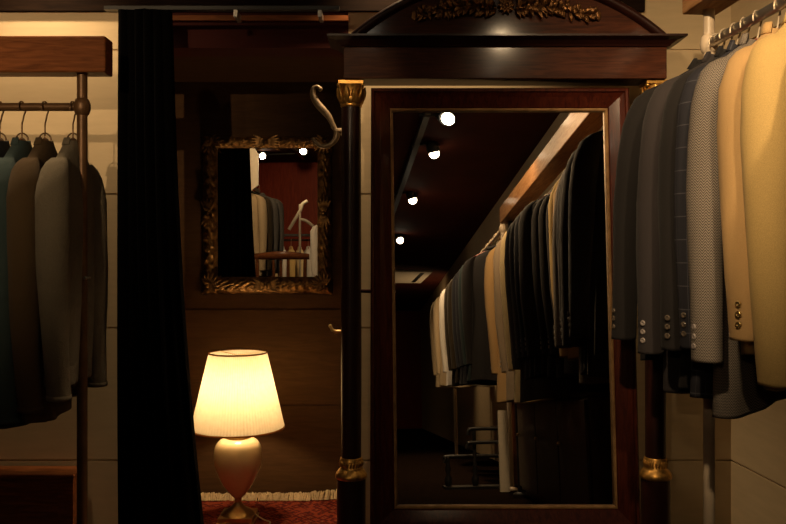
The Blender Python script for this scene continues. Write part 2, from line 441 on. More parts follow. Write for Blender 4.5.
# ------------------------------------------------------------------ curtain, rod
mb = MB(); ft, bk = [], []
NX, NZ = 90, 40; top = P(0, 12, 2.6).z
ringsF = []
for j in range(NZ + 1):
    t = j/NZ; z = top + (.012 - top)*t
    xl = (116.2 - CX)/F*2.58
    xr = (172 + 6*t**.6 + 30*t*t - CX)/F*2.58
    row = []
    for i in range(NX + 1):
        u = i/NX
        amp = .030*(.5 + .5*t)
        y = 2.585 + amp*math.sin(u*2*PI*6.5 + .5*math.sin(t*3) + .6) + .008*math.sin(u*31 + t*2)
        row.append((xl + (xr - xl)*u + .008*math.sin(u*2*PI*6.5 + 1.5), y, z))
    ringsF.append(row + [(x, y + .008, zz) for x, y, zz in reversed(row)])
mb.loft(ringsF); cur = mb.build('curtain', M_VELVET)
tag(cur, 'black velvet curtain hanging in folds at left of the alcove', 'curtain')
rod = empty('curtain_rod', (-.5, 2.585, top), 'thin dark metal curtain rod above the alcove doorway', 'curtain rod')
mb = MB(); mb.box((-.93 + .5, -.012, 0), (XR + .5 - .02, .012, .012)); mb.build('rail', M_BLACK, rod)
for xx in (236, 320):
    mb = MB(); p = P(xx, 15, 2.585); mb.box((p.x + .5 - .006, -.01, -.022), (p.x + .5 + .006, .06, 0)); b_ = mb.build('bracket', M_STEEL, rod)
# ------------------------------------------------------------------ brass hook and knob on the doorway jamb
def smooth_path(pts, n=6):
    out = []; p = [Vector(q) for q in pts]
    for i in range(len(p) - 1):
        a, b, c, d = p[max(i-1, 0)], p[i], p[i+1], p[min(i+2, len(p)-1)]
        for k in range(n):
            t = k/n
            out.append(.5*((2*b) + (c - a)*t + (2*a - 5*b + 4*c - d)*t*t + (3*b - a - 3*c + d)*t**3))
    return out + [p[-1]]
hk = empty('coat_hook', tuple(P(341, 131, 2.60)), 'curved aged brass double coat hook beside the left column capital', 'hook')
HO = Vector(hk.location)
def L2(px, py, dy=0): return P(px, py, 2.60) + Vector((0, dy, 0)) - HO
mb = MB(); pts = smooth_path([L2(320, 89), L2(317.5, 86.8), L2(313.5, 88.5), L2(313, 95), L2(317, 103), L2(324, 111), L2(329, 117), L2(333.5, 126), L2(337, 131)])
nn = len(pts); mb.tube(pts, [.006 + .006*math.sin(PI*min(1, k/nn*1.0))**2*(.5 + k/nn) for k in range(nn)], 10); mb.ball(pts[0], .008)
mb.build('upper_arm', M_AGEDBRASS, hk)
mb = MB(); pts = smooth_path([L2(337, 131), L2(336, 138), L2(331, 144), L2(323, 146.5), L2(316, 143), L2(313, 139)]); nn = len(pts)
mb.tube(pts, [.011 - .006*k/nn for k in range(nn)], 10); mb.ball(pts[-1], .006); mb.build('lower_arm', M_AGEDBRASS, hk)
mb = MB(); mb.tube([L2(331, 126.5), L2(337, 131), L2(343, 131)], [.003, .009, .010], 10); mb.tube([L2(342, 131), L2(344, 131, .145)], .012, 12); mb.build('mount', M_AGEDBRASS, hk)
kn = empty('door_knob', tuple(P(338, 331, 2.60)), 'small brass knob beside the left column above the lamp', 'knob')
KO = Vector(kn.location)
def L3(px, py, dy=0): return P(px, py, 2.60) + Vector((0, dy, 0)) - KO
mb = MB(); mb.tube([L3(330.5, 326), L3(332.5, 330), L3(336, 331.5), L3(345, 331.5)], [.004, .005, .006, .006], 10); mb.ball(L3(330.3, 326), .006); mb.tube([L3(344, 331), L3(346, 331, .145)], .008, 10)
mb.build('lever', M_BRASS, kn)

# ------------------------------------------------------------------ lamp and rug
LY = 2.99; LX = (238 - CX)/F*LY
lamp = empty('table_lamp', (LX, LY, .012), 'lit cream urn lamp with pleated shade standing on red rug', 'lamp')
def lz(py): return P(0, py, LY).z - .012
def lr(w): return w/2/F*LY
m, nt, bs = new_mat('pleated_shade')
tr = N(nt, 'ShaderNodeBsdfTranslucent'); df = N(nt, 'ShaderNodeBsdfDiffuse'); mx = N(nt, 'ShaderNodeMixShader')
nn_ = noise(nt, 60); rr_ = ramp2(nt, nn_.outputs[0], (.50, .42, .29), (.54, .47, .33))
nt.links.new(rr_.outputs[0], tr.inputs[0]); nt.links.new(rr_.outputs[0], df.inputs[0]); mx.inputs[0].default_value = .55
nt.links.new(df.outputs[0], mx.inputs[1]); nt.links.new(tr.outputs[0], mx.inputs[2]); nt.links.new(mx.outputs[0], nt.nodes['Material Output'].inputs[0])
M_SHADE = m
zt_, zb_, rt_, rb_ = lz(352.5), lz(427), lr(57), lr(92)
mb = MB(); rings = []
NP = 360
for k in range(15):
    t = k/14; r = rb_ + (rt_ - rb_)*t
    rings.append([(( r + .0008*math.sin(j*2*PI*90/NP))*math.cos(2*PI*j/NP), (r + .0008*math.sin(j*2*PI*90/NP))*math.sin(2*PI*j/NP), zb_ + (zt_ - zb_)*t) for j in range(NP)])
mb.loft(rings, cap0=False, cap1=False); sh = mb.build('lamp_shade', M_SHADE, lamp); sh['label'] = 'pleated cream shade, lit from inside'
m, nt, bs = new_mat('shade_trim'); M_TRIM = m
tr = N(nt, 'ShaderNodeBsdfTranslucent'); nn_ = noise(nt, 90); nt.links.new(ramp2(nt, nn_.outputs[0], (.20, .10, .035), (.25, .13, .05)).outputs[0], tr.inputs[0]); nt.links.new(tr.outputs[0], nt.nodes['Material Output'].inputs[0])
for zz, r in ((zt_, rt_), (zb_, rb_)):
    mb = MB(); rings = []
    for a in ((r - .0005, -.0028), (r + .0025, -.0028), (r + .0025, .0028), (r - .0005, .0028)):
        rings.append([(a[0]*math.cos(2*PI*j/64), a[0]*math.sin(2*PI*j/64), zz + a[1]) for j in range(64)])
    mb.loft(rings + rings[:1], cap0=False, cap1=False); mb.build('trim', M_TRIM, sh)
mb = MB()
for j in range(3):
    a = 2*PI*j/3 + .4; mb.tube([(0, 0, zt_ - .01), (rt_*math.cos(a), rt_*math.sin(a), zt_ - .001)], .0014, 6)
mb.tube([(0, 0, lz(436)), (0, 0, zt_ - .01)], .004, 8); mb.build('shade_carrier', M_BRASS, sh)
M_CERAMIC = simple('cream_ceramic', (.86, .68, .40), .25, var=.03, coat=.5)
mb = MB(); prof = [(lr(a), lz(b)) for a, b in ((11, 496), (21, 490), (31.5, 482), (39.5, 474), (45, 466), (47.5, 458), (47, 450), (43, 444), (36, 440), (26, 437.6))]
pp = smooth_path([(a, 0, b) for a, b in prof], 4); mb.lathe([(p.x, p.z) for p in pp], n=48); urn = mb.build('urn', M_CERAMIC, lamp)
mb = MB(); mb.lathe([(lr(25), lz(441)), (lr(26), lz(439.5)), (lr(23), lz(438.5)), (lr(23), lz(436)), (lr(25), lz(435)), (lr(22), lz(434)), (lr(5), lz(432))], n=32); mb.build('neck_ring', M_BRASS, lamp)
mb = MB(); mb.lathe([(lr(34), lz(513)), (lr(30), lz(511)), (lr(16), lz(507.5)), (lr(8), lz(503)), (lr(6.5), lz(498)), (lr(12), lz(495))], n=32)
mb.build('foot', M_BRASS, lamp)
mb = MB(); q = lr(37); mb.box((-q, -q, 0), (q, q, lz(518))); mb.box((-q*.92, -q*.92, lz(518)), (q*.92, q*.92, lz(513))); bevel(mb.build('plinth', M_BRASS, lamp), .003)
mb = MB(); mb.ball((0, 0, lz(388)), .024, .024, .034, n=16, m=12); mb.build('bulb', M_LAMPBULB, lamp)
mb = MB(); mb.tube(smooth_path([(q*.9, 0, .02), (.1, -.02, .006), (.125, -.04, .004), (.125, -.07, .004), (.10, -.09, .004), (.08, -.13, .004)]), .0025, 8); mb.build('cable', M_WIRE, lamp)

m, nt, bs = new_mat('persian_rug'); L = nt.links.new
tc = N(nt, 'ShaderNodeTexCoord'); vo = N(nt, 'ShaderNodeTexVoronoi'); vo.inputs['Scale'].default_value = 26; vo.distance = 'MANHATTAN'
L(tc.outputs['Object'], vo.inputs['Vector'])
rp = N(nt, 'ShaderNodeValToRGB'); rp.color_ramp.interpolation = 'CONSTANT'
els = rp.color_ramp.elements; els[0].color = (.20, .028, .02, 1); els[1].position = .55; els[1].color = (.10, .02, .018, 1)
for pos, c in ((.25, (.36, .20, .10, 1)), (.32, (.25, .035, .022, 1)), (.8, (.30, .06, .03, 1))):
    e = els.new(pos); e.color = c
L(vo.outputs['Distance'], rp.inputs[0])
n2 = noise(nt, 420, 2); mxr = N(nt, 'ShaderNodeMix', data_type='RGBA', blend_type='MULTIPLY'); mxr.inputs[0].default_value = .8
L(rp.outputs[0], mxr.inputs[6]); L(ramp2(nt, n2.outputs[0], (.35, .35, .35), (1.5, 1.4, 1.3)).outputs[0], mxr.inputs[7]); L(mxr.outputs[2], bs.inputs['Base Color'])
bs.inputs['Roughness'].default_value = 1; bs.inputs['Specular IOR Level'].default_value = .05; bump(nt, bs, n2.outputs[0], .004, .8)
rug = empty('rug', (-.55, 2.5, 0), 'red patterned rug with pale fringe on the alcove floor', 'rug')
mb = MB(); rows = []
nxr, nyr = 60, 40
for j in range(nyr + 1):
    y = 2.2 + (3.225 - 2.2)*j/nyr
    rows.append([(-.905 + (.905 - .165)*i/nxr + .55, y - 2.5, .009 + .0015*math.sin(i*.9 + j*.7) + .012*max(0, (i/nxr - .75))*4*(max(0, j/nyr - .8))*5) for i in range(nxr + 1)])
vsr = [p for r in rows for p in r]; w_ = nxr + 1
fsr = [(j*w_ + i, j*w_ + i + 1, (j+1)*w_ + i + 1, (j+1)*w_ + i) for j in range(nyr) for i in range(nxr)]
mb.add(vsr, fsr, None, True)
rim = [k for k in range(w_)] + [j*w_ + nxr for j in range(1, nyr + 1)] + [nyr*w_ + i for i in range(nxr - 1, -1, -1)] + [j*w_ for j in range(nyr - 1, 0, -1)]
mb.loft([[vsr[k] for k in rim], [(vsr[k][0], vsr[k][1], .001) for k in rim]], cap0=False)
mb.build('pile', m, rug)
M_FRINGE = simple('cream_fringe', (.62, .48, .29), .95, var=.15, scale=80, spec=.1)
mb = MB()
for i in range(520):
    x = -.9 + .73*random.random(); y0 = 3.215 + .012*random.random(); r = max(0, (x + .35)/.2)
    zt0 = .012 + .01*r; a = random.uniform(-.03, .03)
    pts = [(x + .55, y0 - 2.5, zt0), (x + a*.4 + .55, y0 + .016 - 2.5, zt0 + random.uniform(.006, .026) + .012*r), (x + a + .55, y0 + random.uniform(.024, .045) - 2.5, random.uniform(.006, .03) + .012*r)]
    mb.tube(smooth_path(pts, 3), .0032, 5)
fr = mb.build('fringe', M_FRINGE, rug); fr['label'] = 'pale cream knotted fringe'; fr['kind'] = 'stuff'

# ------------------------------------------------------------------ garments
def sup(w, d, n, e=2.6, ph=0, wr=0, seed=0):
    out = []
    for k in range(n):
        a = 2*PI*k/n; c, s = math.cos(a), math.sin(a)
        x = w*abs(c)**(2/e)*(1 if c > 0 else -1); y = d*abs(s)**(2/e)*(1 if s > 0 else -1)
        y += wr*math.sin(x*52 + seed + ph)*(1 if s > 0 else -1)*min(1, abs(s)*2)
        out.append((x, y))
    return out
def garment(name, loc, rz, mat, label, group, cat='jacket', length=.86, sleeve=.75, half=.205, thick=1.0, drop=.085, buttons=None, seed=0,
            shirt=False, slope=1.0, detail=True, splay=0.0, swing=0.0):
    rnd = random.Random(seed)
    root = empty(name, loc, label, cat, rz, group)
    sc = half/.205
    z0 = -drop
    lev = [(0, .058, .034), (-.010, .074, .040), (-.022, .105, .044), (-.036, .145, .047), (-.052, .180, .050), (-.068, .198, .052), (-.09, .204, .055),
           (-.14, .203, .060), (-.22, .198, .064), (-.32, .190, .062), (-.42, .186, .060), (-.54, .196, .064), (-.66, .206, .067), (-.78, .213, .070), (-.852, .216, .072), (-.86, .216, .072)]
    n = 48; rings = []; p1, p2 = rnd.random()*6, rnd.random()*6
    for z, w, d in lev:
        zz = z*slope if z > -.1 else z - .09*(slope - 1)
        if z < -.09: zz = zz*(length/.86)
        t = max(0, -z - .1)/.76
        ring = sup(w*sc, d*thick, n, 2.4, p1 + 2*t, .007*t*thick + (.004*t if shirt else 0), p2)
        rings.append([(x, y + .012*t*math.sin(p1 + 3*t), z0 + zz + (.012*math.sin(x*14 + p2)*t**4)) for x, y in ring])
    inner = [[(x*.96, y*.9, z + .004) for x, y, z in rings[-1]], [(x*.93, y*.8, z + .12) for x, y, z in rings[-1]]]
    mb = MB(); nb = len(mb.v)
    mb.loft(rings + inner, cap1=True)
    # real-size cloth coordinates
    def reuv(mb, per):
        mb.uv = [[(u*per, v) for u, v in f] for f in mb.uv]
    reuv(mb, .86)
    mb.build('body', mat, root)
    # sleeves
    for s in (-1, 1):
        path = [(.150, -.040, .012, .030), (.172, -.050, .026, .042), (.192, -.066, .036, .052), (.206, -.092, .042, .060), (.213, -.14, .046, .066), (.219, -.24, .045, .066), (.223, -.36, .042, .060),
                (.223, -.48, .038, .054), (.219, -.60, .034, .049), (.214, -.70, .032, .046), (.212, -.742, .032, .046), (.212, -.75, .032, .046)]
        rings = []; m2 = 28; q1 = rnd.random()*6
        for x, z, rx, ry in path:
            zz = z*slope if z > -.1 else (z - .09*(slope - 1))*(sleeve/.75)
            t = max(0, -z - .1)/.65
            cx, cy = s*(x*sc + splay*t*(s < 0)), (-.018*t*t + swing*t*(s < 0))
            ring = []
            for k in range(m2):
                a = 2*PI*k/m2; c, sn = math.cos(a), math.sin(a)
                f = 1 + (.05*math.sin(3*a + 9*t + q1) + .05*math.sin(t*26 + 2*a + q1)*(1 if shirt else .45))*min(1, t*4)
                ring.append((cx + rx*f*c, cy + ry*thick**.5*f*sn, z0 + zz))
            rings.append(ring)
        inn = [[((x - s*path[-1][0]*sc)*.85 + s*path[-1][0]*sc, y*.85, z + .003) for x, y, z in rings[-1]], [((x - s*path[-1][0]*sc)*.7 + s*path[-1][0]*sc, y*.7, z + .08) for x, y, z in rings[-1]]]
        mb = MB(); mb.loft(rings + inn); reuv(mb, .36)
        sl = mb.build('sleeve', mat, root)
        if buttons and detail:
            x, z, rx, ry = path[-3]
            nbt, bm, ang = buttons
            for k in range(nbt):
                zc = z0 + (path[-1][1] - .09*(slope - 1))*(sleeve/.75) + .035 + .022*k
                a = -rz + ang; xx = s*(x*sc + splay*.93*(s < 0)) + s*rx*math.cos(a); yy = -.018 + swing*(s < 0) - ry*thick**.5*math.sin(a)
                d = Vector((s*math.cos(a), -math.sin(a), 0))
                M = Vector((0, 0, 1)).rotation_difference(d).to_matrix().to_4x4()
                mb = MB(); mb.lathe([(.002, -.001), (.0064, -.001), (.0074, .002), (.0064, .0042), (.003, .004), (.0022, .003), (.001, .003)], (xx, yy, zc), 16, M)
                mb.build('button', bm, sl)
        if shirt:
            mb = MB(); r0, r1 = rings[-2], rings[-1]
            def grow(r, f, dz=0):
                cxx = sum(p[0] for p in r)/len(r); cyy = sum(p[1] for p in r)/len(r)
                return [(cxx + (p[0]-cxx)*f, cyy + (p[1]-cyy)*f, p[2] + dz) for p in r]
            mb.loft([grow(r0, 1.01), grow(r0, 1.08), grow(r1, 1.08, -.006), grow(r1, .95, -.006)], cap0=False, cap1=False); mb.build('cuff', mat, sl)
    if detail:
        # collar and lapels
        mb = MB(); rings = []
        for k in range(25):
            a = -PI*.62 + PI*1.24*k/24; up = .014 if not shirt else .008
            c, sn = math.sin(a), math.cos(a)
            b = (.056*sc*c*1.05, .036*thick*sn)
            rings.append([(b[0], b[1], z0 - .014), (b[0]*1.02, b[1]*1.02, z0 + up), (b[0]*1.1, b[1]*1.12, z0 + up), (b[0]*1.42, b[1]*1.35, z0 - .014), (b[0]*1.3, b[1]*1.2, z0 - .016)])
        mb.loft(rings); mb.build('collar', mat, root)
        if not shirt:
            for s in (-1, 1):
                mb = MB(); d = .066*thick + .004
                prof = [(.058, -.012, .045), (.090, -.07, .058), (.105, -.13, .066), (.072, -.20, .070), (.030, -.32, .070), (.008, -.40, .067), (.004, -.36, .069), (.018, -.20, .067), (.036, -.06, .056)]
                a_ = [(s*x*sc, -yy*thick - .003, z0 + z) for x, z, yy in prof]
                b_ = [(x, y - .004, z) for x, y, z in a_]
                mb.loft([a_, b_], smooth=False); mb.build('lapel', mat, root)
    return root
def hanger(loc, rz, label, group, drop=.085, half=.17, wire=None, wood_=None, slope=1.0, ring=False):
    root = empty('coat_hanger', loc, label, 'hanger', rz, group)
    wire = wire or M_WIRE; r = .021
    pts = []
    for k in range(15):
        a = math.radians(200 - 250*k/14)
        pts.append((r*math.cos(a), 0, .0 - .005 + r*math.sin(a) - 0))
    pts += [(.006, 0, -.040), (0, 0, -.055), (0, 0, -drop - .002)]
    mb = MB(); mb.tube(smooth_path(pts, 3), .0024, 8); mb.build('hook', wire, root)
    if ring:
        mb = MB(); mb.tube([(0, .019*math.cos(t*PI/8), -drop + .004 + .022*math.sin(t*PI/8)) for t in range(9)], .0024, 8); mb.build('neck_loop', wire, root)
    mb = MB(); rings = []
    for k in range(21):
        x = -half + 2*half*k/20; t = abs(x)/half
        z = -drop + .012 - .062*slope*t**1.3 - .012
        w = .009 + .006*(1 - t); yy = .012*t*t
        rings.append([(x, yy + w*math.cos(2*PI*q/10)*.8, z + (.009 + .004*(1 - t))*math.sin(2*PI*q/10)) for q in range(10)])
    mb.loft(rings); mb.build('shoulder_bar', wood_ or M_HANGERWOOD, root)
    return root

# right rail
RZ = H + .593
def railX(y): return .889 + .075*(2.25 - y)
def solve_rot(y, px, rad=.222):
    best = None
    for k in range(-30, 80):
        a = math.radians(k); X = railX(y) - rad*math.cos(a); Y = y - rad*math.sin(a)
        e = abs(CX + F*X/Y - px)
        if best is None or e < best[0]: best = (e, a)
    return best[1]
C_BLACK = cloth('black_wool', (.015, .0135, .0135)); C_CHAR = cloth('charcoal_wool', (.034, .029, .030)); C_SLATE = cloth('slate_wool', (.050, .047, .047))
C_NAVYC = uvcloth('navy_window_check', 'check', (.022, .022, .028), (.085, .085, .098))
C_HERR = uvcloth('grey_herringbone', 'herringbone', (.065, .056, .048), (.25, .215, .18))
C_TAN = cloth('camel_cloth', (.47, .30, .13)); C_YEL = cloth('straw_linen', (.56, .39, .15), .16, 700)
C_NAVY = cloth('navy_wool', (.020, .021, .028)); C_CREAM = cloth('cream_linen', (.64, .50, .27)); C_TAUPE = cloth('taupe_cloth', (.36, .28, .19)); C_GREY = cloth('grey_wool', (.10, .095, .09))
C_OLIVE = cloth('olive_brown_cloth', (.035, .026, .015)); C_WHITE = cloth('white_cotton', (.66, .62, .56)); C_BEIGE = cloth('beige_cloth', (.40, .31, .19)); C_TEALD = cloth('dark_teal_cloth', (.022, .034, .036))
G1 = 'jackets on the right-hand rail'
row = [   # hook y, wanted sleeve column, material, label words, length, sleeve, buttons, half, thick, outward swing of the sleeve
    (2.205, 635, C_BLACK, 'black wool jacket hanging nearest the tall mirror', .80, .735, (3, M_HORN, .25), .20, .42, .05),
    (2.155, 658, C_CHAR, 'charcoal jacket with three grey cuff buttons, second from tall mirror', .85, .755, (3, M_PEARL, .6), .20, .44, .05),
    (2.105, 678, C_BLACK, 'black jacket with dark cuff buttons, between charcoal and navy check jackets', .85, .735, (3, M_HORN, .7), .20, .40, .05),
    (2.055, 694, C_NAVYC, 'dark navy window-check jacket beside the grey herringbone one', .86, .725, (3, M_HORN, .5), .20, .42, .045),
    (1.995, 710, C_HERR, 'grey herringbone tweed jacket on the right-hand rail', .87, .745, (3, M_PEARL, .2), .20, .55, .06),
    (1.905, 741, C_TAN, 'camel jacket with gold cuff buttons on the right-hand rail', .73, .69, (3, M_GOLDB, .6), .20, .62, .03),
    (1.81, 768, C_YEL, 'straw yellow jacket at the right edge of the photo', .78, .77, None, .20, .66, .01),
]
for i, (y, px, mt, lab, ln, sl, bt, hf, th, spl) in enumerate(row):
    a = solve_rot(y, px); X = railX(y)
    garment('jacket', (X, y, RZ), a, mt, lab, G1, length=ln - .015, sleeve=sl - .015, slope=1.45, drop=.065, half=hf, thick=th, buttons=bt, seed=i + 3, splay=spl)
    hanger((X, y, RZ), a, slope=1.45, half=.16, drop=.065, label='pale wire hook hanger holding the ' + ' '.join(lab.split()[:4 if i > 1 else 3]) + (' nearest the tall mirror' if i == 0 else ''), group='hangers on the right-hand rail')
more = [(1.70, C_CHAR, 'charcoal', 815, .45), (1.62, C_BLACK, 'black', 826, .45), (1.54, C_BLACK, 'black', 838, .5), (1.46, C_BLACK, 'black', 852, .5), (1.36, C_BLACK, 'black', None, .6), (1.26, C_NAVY, 'dark navy', None, .6), (1.15, C_SLATE, 'slate', None, .7),
        (1.03, C_GREY, 'mid grey', .3, .8), (.86, C_CREAM, 'cream linen', .5, .9), (.62, C_TAUPE, 'taupe', .6, 1.0), (.32, C_TAN, 'camel', .6, 1.0)]
def plain(i, y, X, z, rz, mt, word, where, group, hgroup, **kw):
    cat = 'shirt' if 'shirt' in word else 'jacket'
    nm = 'shirt' if cat == 'shirt' else 'jacket'
    garment(nm, (X, y, z), rz, mt, f'{word} {cat if cat not in word else ""} {where}'.replace('  ', ' '), group, cat=cat, seed=40 + i, **kw)
    hanger((X, y, z), rz, f'wire hanger of the {word} {where}'.replace('  ', ' '), hgroup)
ordn = {}
for i, (y, mt, word, px, th) in enumerate(more):
    a = .2 if px is None else (px if px < 5 else solve_rot(y, px))
    plain(i, y, railX(y), RZ, a, mt, word, 'seen in the tall mirror, hanging under the oak beam', G1, 'hangers on the right-hand rail', buttons=(3, M_PEARL, .3), length=.82 if i < 7 else .92, sleeve=.73 if i < 7 else .77, thick=th, slope=1.3)
def rack_end(rk, p, z_to, mat, rz, r=.0155, off=(0,0,0)):
    x, y = p
    mb = MB(); mb.tube([(x, y, 0), (x, y, z_to)], r, 20); mb.lathe([(.045, 0), (.045, .008), (.02, .02)], (x, y, 0), 24); po = mb.build('post', mat, rk)
    mb = MB(); mb.lathe([(r, -.026), (r + .005, -.021), (r + .0085, -.010), (r + .0095, 0), (r + .0085, .010), (r + .005, .021), (r, .026)], (x, y, rz), 24); mb.build('coupling', mat, po)
rk = empty('clothes_rack', (0, 0, 0), 'right-hand clothes rail of pale pipe under an oak beam', 'clothes rack')
p0 = (railX(2.25), 2.25); p1 = (railX(-.15), -.15)
BT = H + .69
rack_end(rk, p0, BT, M_PIPE, RZ); rack_end(rk, p1, BT, simple('dark_grey_pipe', (.05, .045, .04), .45, var=.1), RZ)
mb = MB(); mb.tube([(p0[0], p0[1], RZ), (p1[0], p1[1], RZ)], .0135, 20); o = mb.build('rail', M_STEEL, rk); o['label'] = 'shiny steel rail'
bm = Matrix.Translation((.83, 2.3, BT)) @ Matrix.Rotation(math.atan2(.075, 1), 4, 'Z')
mb = MB(); mb.box((0, -2.53, 0), (.102, 0, .105), bm); o = bevel(mb.build('beam', M_BEAMY, rk), .005); o['label'] = 'thick oak beam over the rail'

# second rail further back, seen in the tall mirror
R2Z = H + .70
rk2 = empty('clothes_rack', (0, 0, 0), 'second clothes rail seen at the left of the tall mirror', 'clothes rack')
for y in (-.42, -3.3): rack_end(rk2, (railX(y) , y), R2Z + .05, M_PIPE, R2Z)
mb = MB(); mb.tube([(railX(-.42), -.42, R2Z), (railX(-3.3), -3.3, R2Z)], .0135, 16); mb.build('rail', M_PIPE, rk2)
G2 = 'jackets on the second rail in the tall mirror'
second = [(-.66, C_BLACK, 'black wool'), (-.84, C_TEALD, 'dark teal'), (-1.02, C_NAVY, 'navy blue'), (-1.25, C_NAVY, 'navy blue'), (-1.55, C_OLIVE, 'dark olive'), (-1.78, C_OLIVE, 'dark olive'), (-2.2, C_WHITE, 'white cotton shirt'),
          (-2.75, C_BEIGE, 'beige'), (-3.1, C_BEIGE, 'beige')]
for i, (y, mt, word) in enumerate(second):
    plain(20 + i, y, railX(y), R2Z, .45, mt, word, 'on the second rail in the tall mirror', G2, 'hangers on the second rail', length=.90, sleeve=.78, slope=1.3)

# ------------------------------------------------------------------ left rail
LYR = 2.42; LZ = P(0, 107, LYR).z
G3 = 'shirts on the left-hand rail'
C_TEAL = cloth('teal_shirting', (.055, .085, .085), crease=.005); C_BRN = cloth('brown_cloth', (.10, .065, .032), crease=.005); C_GRYSH = cloth('grey_linen', (.20, .17, .12), .15, 500, crease=.005); C_INK = cloth('ink_cloth', (.02, .024, .03))
for i, (px, mt, lab, ln, slv) in enumerate([
        (-24, C_INK, 'dark ink shirt at the far left edge', .80, .74),
        (0, C_INK, 'dark shirt left of the teal shirt', .80, .74),
        (22, C_TEAL, 'teal shirt on the left-hand rail', .81, .77),
        (45, C_BRN, 'brown shirt between the teal and grey shirts', .78, .74),
        (73, C_GRYSH, 'pale grey linen shirt beside the left rail post', .68, .71)]):
    X = (px - CX)/F*LYR
    rz = math.radians(89 - .5*i)
    garment('shirt', (X, LYR, LZ), rz, mt, lab, G3, cat='shirt', shirt=True, length=ln, sleeve=slv, half=.122, thick=.55, drop=.105, slope=1.5, seed=80 + i)
    hanger((X, LYR, LZ), rz, 'bronze wire hanger holding the ' + lab, 'hangers on the left-hand rail', drop=.105, half=.10, wire=M_DKWIRE, wood_=M_BROWNHANGER, slope=1.5, ring=True)
rk3 = empty('clothes_rack', (0, 0, 0), 'left-hand bronze pipe rail under a reddish wooden beam', 'clothes rack')
xp = (82.2 - CX)/F*LYR; zbm = P(0, 72, 2.385).z
for x in (xp, xp - 1.25):
    rack_end(rk3, (x, LYR), zbm, M_BRONZEPIPE, LZ)
mb = MB(); mb.tube([(xp - 1.25, LYR, LZ), (xp, LYR, LZ)], .0125, 20); mb.build('rail', M_BRONZEPIPE, rk3)
mb = MB(); mb.ball((xp + .014, LYR - .012, P(0, 278, LYR).z), .006); mb.tube([(xp, LYR - .01, P(0, 278, LYR).z), (xp + .03, LYR - .012, P(0, 277.5, LYR).z)], .003, 8); mb.build('set_screw', M_STEEL, rk3)
mb = MB(); mb.box((xp - 1.4, 2.385, zbm), ((105 - CX)/F*2.385, 2.455, P(0, 35.5, 2.385).z)); o = bevel(mb.build('beam', M_BEAM, rk3), .005); o['label'] = 'thick reddish wooden beam'
# low wooden chest under the left rail
ch = empty('wooden_chest', ((20 - CX)/F*2.66, 2.66, 0), 'low reddish wooden chest against the wall under the left rail', 'chest')
cx0, cx1 = (-70 - CX)/F*2.63 - ch.location.x, (73 - CX)/F*2.63 - ch.location.x; czt = P(0, 474, 2.63).z
mb = MB(); mb.box((cx0, -.018, 0), (cx1, .07, czt - .018)); bevel(mb.build('carcass', M_BEAM, ch), .003)
mb = MB(); mb.box((cx0 - .006, -.036, czt - .018), (cx1 + .006, .075, czt)); bevel(mb.build('lid', M_BEAM, ch), .004)
mb = MB()
for a, b in (((cx0, czt - .07), (cx1, czt - .019)), ((cx0, .02), (cx1, .06)), ((cx0, .0605), (cx0 + .05, czt - .0705)), ((cx1 - .05, .0605), (cx1, czt - .0705))):
    mb.box((a[0], -.030, a[1]), (b[0], -.0185, b[1]))
mb.build('panel_frame', M_BEAM, ch)

# ------------------------------------------------------------------ things seen only in the mirrors
# low black shoe stand and boards under the second rail
ss = empty('shoe_rack', (.93, -.62, 0), 'low black bar rack under the jackets in the tall mirror', 'rack')
for zz, x0, x1, yy in ((.20, -.24, .2, .0), (.29, -.1, .2, .06), (.38, -.1, .2, .1)):
    mb = MB(); mb.tube(smooth_path([(x0, yy, zz - .04), (x0 + .01, yy, zz - .012), (x0 + .04, yy, zz), (x1, yy, zz)]), .012, 10); mb.build('bar', M_BLACK, ss)
for x in (-.22, -.04, .2):
    mb = MB(); mb.lathe([(.014, 0), (.022, .03), (.026, .06), (.012, .09), (.02, .12), (.012, .16), (.012, .38 if x > -.1 else .2)], (x, .03, 0), 14); mb.build('leg', M_BLACK, ss)
mb = MB(); mb.box((-.25, -.02, 0), (.25, .1, .015)); mb.build('base', M_BLACK, ss)
mb = MB(); mb.box((.99, -.34, 0), (1.05, -.32, .50)); tag(mb.build('pale_board', M_WHITE), 'narrow pale board standing under jackets in the tall mirror', 'board')
mb = MB(); mb.box((1.20, -.85, 0), (1.235, -.45, .62)); tag(mb.build('wooden_board', M_BEAM), 'brown wooden board leaning behind the black bar rack in mirror', 'board')
cab = empty('shade_cabinet', (1.12, .65, 0), 'low dark cabinet added as shade under the right-hand jackets in the tall mirror', 'cabinet')  # added dark block standing in for shade on the pale wall below the jackets
cab.rotation_euler = (0, 0, math.atan2(.075, 1))
mb = MB(); mb.box((-.11, -.75, .04), (.11, .75, .58)); bevel(mb.build('carcass', M_EBON, cab), .003)
mb = MB(); mb.box((-.125, -.765, .58), (.115, .765, .60)); bevel(mb.build('top', M_EBON, cab), .004)
mb = MB(); mb.box((-.09, -.73, 0), (.10, .73, .04)); mb.build('plinth', M_EBON, cab)
for k in range(3):
    y0 = -.74 + .495*k
    mb = MB(); mb.box((-.125, y0, .06), (-.11, y0 + .485, .565)); dr = bevel(mb.build('door', M_EBON, cab), .003)
    mb = MB(); mb.ball((-.135, y0 + .05, .36), .010); mb.build('knob', M_BRASS, dr)
